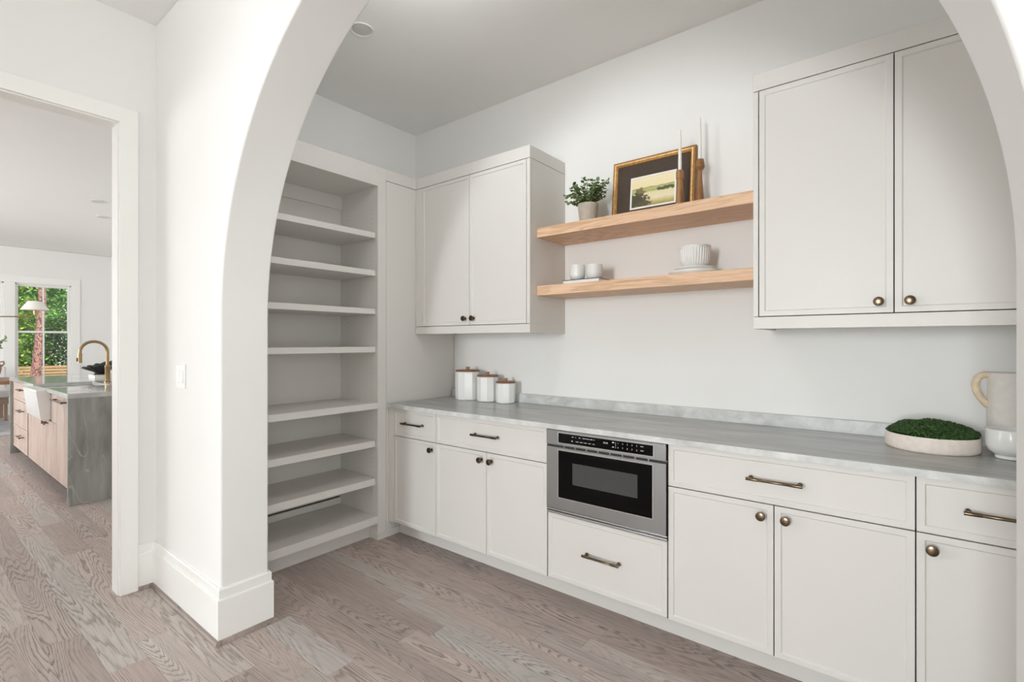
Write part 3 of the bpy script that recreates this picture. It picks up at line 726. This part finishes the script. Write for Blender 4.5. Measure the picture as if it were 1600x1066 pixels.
# cups on a book
t = thing('book', (-1.462, 2.57, LSZ), 'white-paged book with black covers lying flat under the two cups', 'book')
B(-1.583, -1.341, 2.494, 2.648, LSZ, LSZ + .002).build('cover', M['cover'], t)
B(-1.581, -1.343, 2.496, 2.646, LSZ + .002, LSZ + .0225).build('pages', M['paper'], t)
B(-1.583, -1.341, 2.492, 2.648, LSZ + .0225, LSZ + .0255).build('cover', M['cover'], t)
for x, y, lb in ((-1.514, 2.55, 'white ceramic cup on the book, nearer the corner cabinet'), (-1.421, 2.59, 'white ceramic cup on the book, nearer the stacked plates')):
    z = LSZ + .0255
    o = MB().lathe([(.030, 0), (.034, .002), (.0425, .014), (.0462, .032), (.0465, .050), (.0455, .088), (.0440, .0905), (.0425, .089), (.043, .05), (.040, .02), (.028, .009), (.004, .008)], (x, y, z), 40).build('cup', M['matte_ceramic'], loc=(x, y, z))
    tag(o, lb, 'cup', 'white cups on the lower shelf')
# plates and ribbed bowl
def plate(x, y, z, r, h, label):
    o = MB().lathe([(r * .78, 0), (r * .82, .001), (r * .93, h * .22), (r * .985, h * .55), (r, h - .003), (r * .995, h), (r * .975, h + .0005), (r * .94, h - .002), (r * .75, .009), (r * .55, .007), (.004, .007)], (x, y, z), 56).build('plate', M['matte_ceramic'], loc=(x, y, z))
    tag(o, label, 'plate', 'white plates stacked on the lower shelf')
plate(-.846, 2.62, LSZ, .132, .027, 'large white plate at the bottom of the stack on the lower shelf')
plate(-.846, 2.62, LSZ + .0292, .104, .016, 'smaller white plate between the ribbed bowl and large plate')
bz = LSZ + .0365
def rib(a, j): return 1 + (.05 * (abs(math.sin(a * 17)) - .5) if 3 <= j <= 6 else 0)
o = MB().lathe([(.040, 0), (.045, .001), (.060, .016), (.068, .030), (.0725, .045), (.0765, .075), (.0775, .103), (.0780, .109), (.0792, .112), (.0792, .120), (.0770, .1225), (.0745, .120), (.073, .09), (.066, .05), (.04, .012), (.004, .010)], (-.846, 2.62, bz), 272, rib=rib).build('ribbed_bowl', M['matte_ceramic'], loc=(-.846, 2.62, bz))
tag(o, 'white ribbed bowl on top of the stacked plates on lower shelf', 'bowl')

# ------------------------------------------------------------------ things on the counter
CT = .9150
def canister(x, y, r, h, label, rot):
    t = thing('canister', (x, y, CT), label, 'canister', 'faceted white canisters with wooden lids')
    n = 10; c = 1 / math.cos(PI / n)
    mb = MB()
    vs = []; prof = [(r * .93, 0), (r * c * .985, .004), (r * c, .012), (r * c, h - .004), (r * c * .985, h)]
    for rr, hh in prof:
        for i in range(n): a = rot + 2 * PI * i / n; vs.append((x + rr * math.cos(a), y + rr * math.sin(a), CT + hh))
    fs = [(j * n + i, j * n + (i + 1) % n, (j + 1) * n + (i + 1) % n, (j + 1) * n + i) for j in range(len(prof) - 1) for i in range(n)]
    fs += [tuple(range(n - 1, -1, -1)), tuple((len(prof) - 1) * n + i for i in range(n))]
    mb.add(vs, fs).build('jar', M['ceramic'], t, smooth=25, bevel=.002)
    ld = MB().lathe([(r * .9, h), (r * 1.03, h + .0005), (r * 1.045, h + .004), (r * 1.04, h + .009), (r * 1.0, h + .011), (.004, h + .0115)], (x, y, CT), 44).build('lid', M['lidwood'], t)
    MB().lathe([(.0105, h + .0112), (.0105, h + .018), (.0145, h + .023), (.0150, h + .031), (.0135, h + .033), (.003, h + .0335)], (x, y, CT), 24).build('lid_knob', M['knobwood'], ld)
canister(-2.506, 2.647, .085, .207, 'tallest faceted white canister with wooden lid in the counter corner', .2)
canister(-2.322, 2.66, .0735, .176, 'medium faceted white canister with wooden lid between its neighbours', .35)
canister(-2.160, 2.665, .0655, .138, 'shortest faceted white canister with wooden lid, right of the three', .1)

tx, ty, tr_ = .096, 2.562, .1475
t = thing('moss_tray', (tx, ty, CT), 'round chalky pink tray filled with dark green moss on the counter', 'planter')
MB().lathe([(tr_ * .93, 0), (tr_ * .97, .003), (tr_ * .995, .012), (tr_, .03), (tr_ * .985, .056), (tr_ * .972, .0605), (tr_ * .955, .0600), (tr_ * .95, .040), (.004, .038)], (tx, ty, CT), 72).build('tray', M['stonetray'], t, smooth=50)
ms = MB(); rg = random.Random(3)
ico = bmesh.new(); bmesh.ops.create_icosphere(ico, subdivisions=1, radius=1); iv = [v.co.copy() for v in ico.verts]; ifc = [tuple(v.index for v in f.verts) for f in ico.faces]; ico.free()
ms.lathe([(tr_ * .955, .050), (tr_ * .95, .058), (tr_ * .8, .078), (tr_ * .55, .092), (tr_ * .25, .099), (.004, .101)], (tx, ty, CT), 48)
for k in range(5200):
    r_ = tr_ * .965 * math.sqrt(rg.random()); a = rg.uniform(0, 2 * PI)
    z = .107 - .044 * (r_ / tr_) ** 2.6 + rg.uniform(-.004, .003) + .004 * math.sin(r_ * 60 + 3 * a)
    s_ = rg.uniform(.002, .0045); p = Vector((tx + r_ * math.cos(a), ty + r_ * math.sin(a), CT + z))
    rm = Matrix.Rotation(rg.uniform(0, 6), 3, 'Z')
    ms.add([p + rm @ Vector((v.x * s_ * rg.uniform(.6, 1.4), v.y * s_ * rg.uniform(.6, 1.4), v.z * s_ * rg.uniform(.6, 1.5))) for v in iv], ifc)
stuff(ms.build('moss', M['moss'], t, smooth=0, fix=False))

bx, by = .314, 2.515
o = MB().lathe([(.040, 0), (.0435, .002), (.044, .007), (.042, .012), (.050, .018), (.062, .029), (.0685, .046), (.0695, .066), (.069, .103), (.0675, .106), (.0655, .104), (.065, .06), (.055, .03), (.03, .02), (.004, .019)], (bx, by, CT), 56).build('footed_bowl', M['ceramic'], loc=(bx, by, CT))
tag(o, 'small glossy white footed bowl beside the moss tray at the right', 'bowl')
jx, jy, jr = .326, 2.668, .062
t = thing('jug', (jx, jy, CT), 'oatmeal stoneware jug with wrapped handle behind the white footed bowl', 'jug')
MB().lathe([(jr * .93, 0), (jr * .98, .004), (jr * 1.0, .02), (jr * .99, .15), (jr * .96, .28), (jr * .95, .302), (jr * .93, .304), (jr * .88, .302), (jr * .88, .15), (jr * .85, .02), (.004, .018)], (jx, jy, CT), 56).build('body', M['jug'], t)
hp = [(-.045, 0, .289), (-.066, 0, .297), (-.088, 0, .290), (-.103, 0, .272), (-.107, 0, .250), (-.101, 0, .226), (-.088, 0, .204), (-.073, 0, .186), (-.058, 0, .172)]
fine = []
for i in range(len(hp) - 1):
    for k in range(4): u = k / 4; fine.append(Vector(hp[i]) * (1 - u) + Vector(hp[i + 1]) * u)
fine.append(Vector(hp[-1]))
for _ in range(3): fine = [fine[0]] + [(fine[i - 1] + fine[i] * 2 + fine[i + 1]) / 4 for i in range(1, len(fine) - 1)] + [fine[-1]]
ca_, sa_ = math.cos(math.radians(12)), math.sin(math.radians(12))
fine = [Vector((jx + (p.x if p.x > -.05 else -.05 + (p.x + .05) * .84) * ca_, jy + p.x * sa_ * .6, CT + p.z)) for p in fine]
MB().tube(fine, [.0115 + (.0012 if i % 2 else 0) for i in range(len(fine))], 14).build('handle', M['rattan'], t, smooth=60)

# ------------------------------------------------------------------ the kitchen beyond the opening
IX0, IX1, IY0, IY1 = -8.42, -5.309, .903, 2.12
t = thing('kitchen_island', ((IX0 + IX1) / 2, 1.5, 0), 'kitchen island with waterfall stone end and pale rose oak doors', 'kitchen island')
B(IX1 - .03, IX1, IY0, IY1, 0, .876).build('waterfall_end', M['waterfall'], t, bevel=.0015)
B(IX0, IX0 + .03, IY0, IY1, 0, .876).build('waterfall_end', M['waterfall'], t, bevel=.0015)
SKX0, SKX1 = -6.85, -6.16
top = MB().box(IX0, SKX0, IY0 - .002, 1.36, .876, .914).box(SKX1, IX1, IY0 - .002, 1.36, .876, .914).box(IX0, IX1, 1.36, IY1, .876, .914)
top.build('stone_top', M['island_top'], t, bevel=.0015)
YI = IY0 + .03
B(IX0 + .031, IX1 - .031, YI + .022, IY1 - .03, .10, .60).build('carcass', M['gap'], t)  # dark carcass colour painted as shade in the door seams
B(IX0 + .031, SKX0, YI + .022, IY1 - .03, .60, .875).build('carcass', M['gap'], t)
B(SKX1, IX1 - .031, YI + .022, IY1 - .03, .60, .875).build('carcass', M['gap'], t)
B(IX0 + .031, IX1 - .031, YI + .07, YI + .09, 0, .10).build('toe_kick', M['gap'], t)
def ipull(x0, x1, z, parent):
    mb = MB(); y = YI - .038
    mb.tube([(x0, y, z), (x1, y, z)], .0075, 10)
    for x in (x0 + .03, x1 - .03): mb.tube([(x, y, z), (x, YI, z)], .006, 8)
    mb.build('pull', M['bronze'], parent)
for z0, z1, zp in ((.665, .87, .80), (.37, .66, .565), (.10, .365, .275)):
    d = MB().front(IX0 + .04, -7.42, z0, z1, YI, b=.03, d=.006).build('drawer', M['island_wood'], t, bevel=.001)
    ipull(-7.86, -7.62, zp, d)
for a, b, z1 in ((-7.36, -6.81, .87), (-6.81, -6.37, .60), (-6.37, -5.92, .60), (-5.92, -5.49, .87), (-5.49, -5.342, .87)):
    if a == -7.36: d = MB().box(a + .003, SKX0 - .003, YI, YI + .02, .10, z1).box(SKX0 - .003, b - .003, YI, YI + .02, .10, .60)
    else: d = B(a + .003, b - .003, YI, YI + .02, .10, z1)
    d = d.build('door', M['island_wood'], t, bevel=.001)
    if a == -6.81: MB().lathe([(.010, 0), (.006, -.004), (.006, -.018), (.017, -.024), (.016, -.032), (.003, -.034)], (b - .05, YI, .575), 16, 'y').build('knob', M['bronze'], d)
    if a == -6.37: MB().lathe([(.010, 0), (.006, -.004), (.006, -.018), (.017, -.024), (.016, -.032), (.003, -.034)], (a + .05, YI, .575), 16, 'y').build('knob', M['bronze'], d)
    if a == -5.92: ipull(-5.97 + .02, -5.50, .825, d)
B(SKX1 + .002, -5.922, YI, YI + .02, .604, .87).build('filler_strip', M['island_wood'], t, bevel=.001)
# apron sink
t = thing('apron_sink', ((SKX0 + SKX1) / 2, 1.1, .62), 'white farmhouse apron sink set into the front of the island', 'sink')
sp = [(.828, .888), (.835, .896), (.93, .896), (.93, .62), (.872, .62), (.858, .632)]
MB().prism(sp, SKX0 + .004, SKX1 - .004, 'x').build('apron', M['ceramic'], t, bevel=.012, seg=3)
bw = MB().box(SKX0 + .004, SKX0 + .03, .93, 1.355, .62, .875).box(SKX1 - .03, SKX1 - .004, .93, 1.355, .62, .875).box(SKX0 + .03, SKX1 - .03, 1.33, 1.355, .62, .875).box(SKX0 + .03, SKX1 - .03, .93, 1.33, .62, .645)
bw.build('basin', M['ceramic'], t, bevel=.004)
# brass gooseneck faucet
fx, fy, fz = -6.60, 1.44, .914
t = thing('kitchen_faucet', (fx, fy, fz), 'tall brass gooseneck faucet on the kitchen island', 'faucet')
MB().lathe([(.034, 0), (.034, .006), (.026, .010), (.024, .012), (.024, .15), (.026, .155), (.026, .175), (.020, .18), (.017, .182)], (fx, fy, fz), 24).build('base', M['brass'], t)
neck = [(fx, fy, fz + .18), (fx, fy, fz + .32)]
R_ = .112
for k in range(1, 17): a = PI * k / 16; neck.append((fx, fy - R_ + R_ * math.cos(a), fz + .32 + R_ * math.sin(a) * .98))
neck.append((fx, fy - 2 * R_, fz + .30))
MB().tube(neck, .0145, 14).build('neck', M['brass'], t)
MB().tube([(fx, fy - 2 * R_, fz + .305), (fx, fy - 2 * R_, fz + .21)], [.019, .0185], 14).build('spray_head', M['brass'], t)
MB().box(fx - .006, fx + .006, fy - 2 * R_ - .026, fy - 2 * R_ - .017, fz + .225, fz + .262).build('spray_button', M['black'], t)
MB().tube([(fx, fy, fz + .13), (fx, fy + .055, fz + .14), (fx, fy + .07, fz + .20)], [.010, .008, .006], 10).build('lever', M['brass'], t)
# soap dispenser behind the faucet
t = thing('soap_dispenser', (-6.72, 1.56, .914), 'small brass soap dispenser just right of the kitchen faucet', 'soap dispenser')
MB().lathe([(.024, 0), (.024, .004), (.030, .006), (.030, .11), (.018, .125), (.012, .13), (.012, .15)], (-6.72, 1.56, .914), 20).build('bottle', M['brass'], t)
MB().tube([(-6.72, 1.56, 1.06), (-6.72, 1.56, 1.085), (-6.72, 1.50, 1.082)], [.006, .006, .005], 8).build('pump', M['brass'], t)
# black fluted bowl on a white book
t = thing('book', (-7.6, 1.60, .914), 'white book lying on the kitchen island under the black bowl', 'book')
B(-7.75, -7.45, 1.505, 1.725, .914, .917).build('cover', M['white_mat'], t); B(-7.745, -7.455, 1.508, 1.72, .917, .943).build('pages', M['paper'], t); B(-7.75, -7.45, 1.505, 1.725, .943, .946).build('cover', M['white_mat'], t)
bm_ = MB().lathe([(.070, 0), (.072, .012), (.055, .022), (.078, .04), (.128, .080), (.168, .115), (.177, .126), (.172, .128), (.158, .118), (.11, .08), (.058, .045), (.004, .038)], (-7.6, 1.60, .946), 112,
                rib=lambda a, j: 1 + (.075 * math.sin(a * 14) if 3 <= j <= 9 else 0))
def shell(v):      # the rim rises towards one side, like a clam shell
    dx, dy, h = v[0] + 7.6, v[1] - 1.60, v[2] - .946
    if h <= .03: return v
    a = math.atan2(dy, dx); r = math.hypot(dx, dy)
    return (v[0], v[1], .946 + .03 + (h - .03) * (1 + .45 * math.sin(a) * min(1, r / .13) + .06 * math.sin(a * 14 + .6)))
bm_.v = [shell(v) for v in bm_.v]
o = bm_.build('fluted_bowl', M['darkbowl'], loc=(-7.6, 1.60, .946), smooth=50)
tag(o, 'black fluted bowl on the white book on the kitchen island', 'bowl')

# linear chandelier over the dining table
hx, hy = -11.09, .96
t = thing('chandelier', (hx, hy, CEIL + .015), 'brass arm chandelier with white cone shades before the kitchen window', 'chandelier')
MB().lathe([(.07, 0), (.07, -.015), (.05, -.03), (.01, -.032)], (hx, hy, CEIL + .015), 24).build('canopy', M['brass'], t)
MB().tube([(hx, hy, CEIL - .01), (hx, hy, 1.70)], .009, 10).build('stem', M['brass'], t)
dx, dy = .785, .62
for s in (-1, 1):
    ex, ey = hx + s * dx * .72, hy + s * dy * .72
    a_ = MB().tube([(hx, hy, 1.735), (hx + s * dx * .6, hy + s * dy * .6, 1.735), (ex - s * dx * .03, ey - s * dy * .03, 1.738), (ex, ey, 1.76), (ex, ey, 1.83)], .0105, 10).build('arm', M['brass'], t)
    MB().lathe([(.022, 0), (.022, .05)], (ex, ey, 1.775), 16).build('socket', M['brass'], a_)
    MB().lathe([(.172, 0), (.170, 0), (.082, .137), (.004, .139), (.004, .141), (.085, .141)], (ex, ey, 1.835), 40).build('lamp_shade', M['shade'], a_)

# dining table, vase, chair, rug
t = thing('dining_table', (-10.9, .3, 0), 'walnut topped dining table with black legs beyond the island', 'table')
B(-11.5, -10.3, -1.2, 1.42, .715, .765).build('table_top', M['tablewood'], t, bevel=.006)
for x in (-11.4, -10.42):
    for y in (-1.08, .965): B(x - .045, x + .045, y - .045, y + .045, .014, .715).build('leg', M['black'], t, bevel=.004)
t = thing('vase', (-10.82, .96, .765), 'rounded clay vase with a small leafy twig on the dining table', 'vase')
MB().lathe([(.06, 0), (.07, .01), (.105, .09), (.118, .16), (.112, .22), (.09, .265), (.085, .285), (.092, .30), (.08, .30), (.07, .26), (.004, .25)], (-10.82, .96, .765), 32).build('body', M['clay'], t)
MB().tube([(-10.80, 1.06, .765 + .27), (-10.79, 1.095, .765 + .275), (-10.79, 1.10, .765 + .24), (-10.80, 1.065, .765 + .20)], .012, 8).build('handle', M['clay'], t)
tw = MB(); lw_ = MB(); rg = random.Random(8)
pts = [(-10.80, .98, 1.02), (-10.78, 1.02, 1.20), (-10.78, 1.07, 1.34), (-10.77, 1.13, 1.40)]
tw.tube(pts, .004, 6)
for k in range(14):
    u = rg.uniform(.4, 1) * 3; i = min(2, int(u)); q = Vector(pts[i]).lerp(Vector(pts[i + 1]), u - i)
    leaf(lw_, q, Vector((rg.uniform(-.5, .5), rg.uniform(-.6, 1), rg.uniform(-.3, .8))), Vector((1, 0, .3)), .055, .026)
tw.build('twig', M['stem'], t); stuff(lw_.build('leaves', M['leaf'], t, smooth=0, fix=False))
t = thing('dining_chair', (-12.0, .95, 0), 'white upholstered dining chair on the window side of the table', 'chair')
B(-12.22, -11.72, .65, 1.27, .40, .54).build('seat_cushion', M['fabric'], t, bevel=.04, seg=4)
B(-12.32, -12.22, .65, 1.27, .30, .92).build('backrest', M['fabric'], t, bevel=.03, seg=4)
B(-12.22, -11.74, .67, 1.25, .30, .40).build('seat_frame', M['tanwood'], t, bevel=.004)
for x in (-12.28, -11.78):
    for y in (.70, 1.22): B(x - .02, x + .02, y - .02, y + .02, .014, .30).build('leg', M['tanwood'], t)
o = B(-12.5, -10.1, -1.5, 1.9, .0, .014).build('area_rug', M['rug'], bevel=.004, loc=(-11.3, .2, 0))
tag(o, 'pale grey woven rug under the dining table', 'rug')

# ------------------------------------------------------------------ outdoors, seen through the kitchen windows
o = struct(B(-45, KX - .3, -25, 30, -.9, -.6).build('ground', M['lawn']))
t = thing('board_fence', (-20, 3, -.6), 'horizontal board fence of light wood behind the tree trunk', 'fence')
for k in range(14):
    z = -.58 + k * .088; B(-20.03, -20.0, -4, 9, z, z + .068).build('board', M['fence'], t)
for y in range(-4, 10, 2): B(-20.12, -20.03, y - .05, y + .05, -.6, .68).build('post', M['fence'], t)
t = thing('tree', (-17.0, 2.2, -.6), 'nearest tree with pinkish flaking bark right outside the kitchen window', 'tree', 'trees outside the kitchen window')
# trunk seen in the right-hand window, leaning slightly
tp = [(-17.0, 2.22, -.65), (-17.0, 2.27, .3), (-17.0, 2.335, 1.2), (-17.0, 2.41, 2.4), (-17.0, 2.36, 4), (-17.0, 2.4, 7)]
MB().tube(tp, [.118, .10, .089, .078, .07, .055], 18).build('trunk', M['bark'], t)
rg = random.Random(11)
def crown(c, rad, n, mat, parent, size):
    mb = MB()
    cl = []
    while len(cl) < 30:
        v = Vector((rg.uniform(-1, 1), rg.uniform(-1, 1), rg.uniform(-1, 1)))
        if v.length < 1: q = rg.uniform(.25, .42); cl.append((v * (1 - q), q))
    for k in range(n):
        ctr, cr = rg.choice(cl)
        v = Vector((rg.gauss(0, 1), rg.gauss(0, 1), rg.gauss(0, 1))).normalized() * cr * rg.uniform(.6, 1.05) + ctr
        p = Vector((c[0] + v.x * rad[0], c[1] + v.y * rad[1], c[2] + v.z * rad[2]))
        if p.x > KX - 1.2 or p.z < -.58: continue
        leaf(mb, p, Vector((rg.uniform(-1, 1), rg.uniform(-1, 1), rg.uniform(-1, .4))), Vector((rg.uniform(-.5, 1), rg.uniform(-1, 1), 1)), size * rg.uniform(.7, 1.3), size * .6)
    stuff(mb.build('foliage', mat, parent, smooth=0, fix=False))
crown((-17.0, 2.4, 7.5), (2.4, 2.4, 1.8), 2500, M['treeleaf'], t, .22)
for (x, y, z, r, h, mt, lb) in ((-21.6, 1.5, 1.9, 1.65, 2.4, 'treeleaf', 'bright yellow-green leafy tree left of the pinkish trunk'),
                               (-21.8, 4.95, 2.0, 1.65, 2.5, 'darkleaf', 'dark green leafy tree right of the pinkish trunk'),
                               (-27, 3.3, 3.2, 2.6, 3.7, 'darkleaf', 'tall dark green tree deep in the wood behind the others'),
                               (-27, -2.2, 3.2, 2.6, 3.7, 'treeleaf', 'tall leafy tree at the far left of the wood'),
                               (-33.5, -1.4, 4.0, 2.9, 4.9, 'darkleaf', 'leafy tree at the very back of the wood on the left'),
                               (-33.5, 4.9, 4.0, 2.9, 4.9, 'darkleaf', 'leafy tree at the very back of the wood on the right')):
    t = thing('tree', (x, y, -.6), lb, 'tree', 'trees outside the kitchen window')
    MB().tube([(x, y, -.65), (x + .1, y + .05, z * .6), (x, y, z + h * .6)], [.14, .11, .04], 10).build('trunk', M['bark'], t)
    crown((x, y, z), (r, r, h), 15000, M[mt], t, .13)

t = thing('hedge', (-23.9, 3.4, -.6), 'dense green hedge between the board fence and the rear trees', 'hedge')
hm = MB(); rg = random.Random(4)
for k in range(26000):
    y = rg.uniform(-.5, 7.5); z = -.55 + 3.6 * rg.random(); x = -23.9 + rg.uniform(-.38, .38)
    if z > 2.3 + .6 * math.sin(y * 1.7) + .3 * math.sin(y * 4.1): continue
    leaf(hm, Vector((x, y, z)), Vector((rg.uniform(-1, 1), rg.uniform(-1, 1), rg.uniform(-1, .4))), Vector((rg.uniform(-.5, 1), rg.uniform(-1, 1), 1)), rg.uniform(.09, .16), .08)
stuff(hm.build('foliage', M['darkleaf'], t, smooth=0, fix=False))
hs = MB()
for k in range(9): hs.tube([(-23.9, k * .9 - .2, -.65), (-23.9, k * .9 - .15, 1.6)], [.04, .02], 6)
hs.build('stem', M['bark'], t)
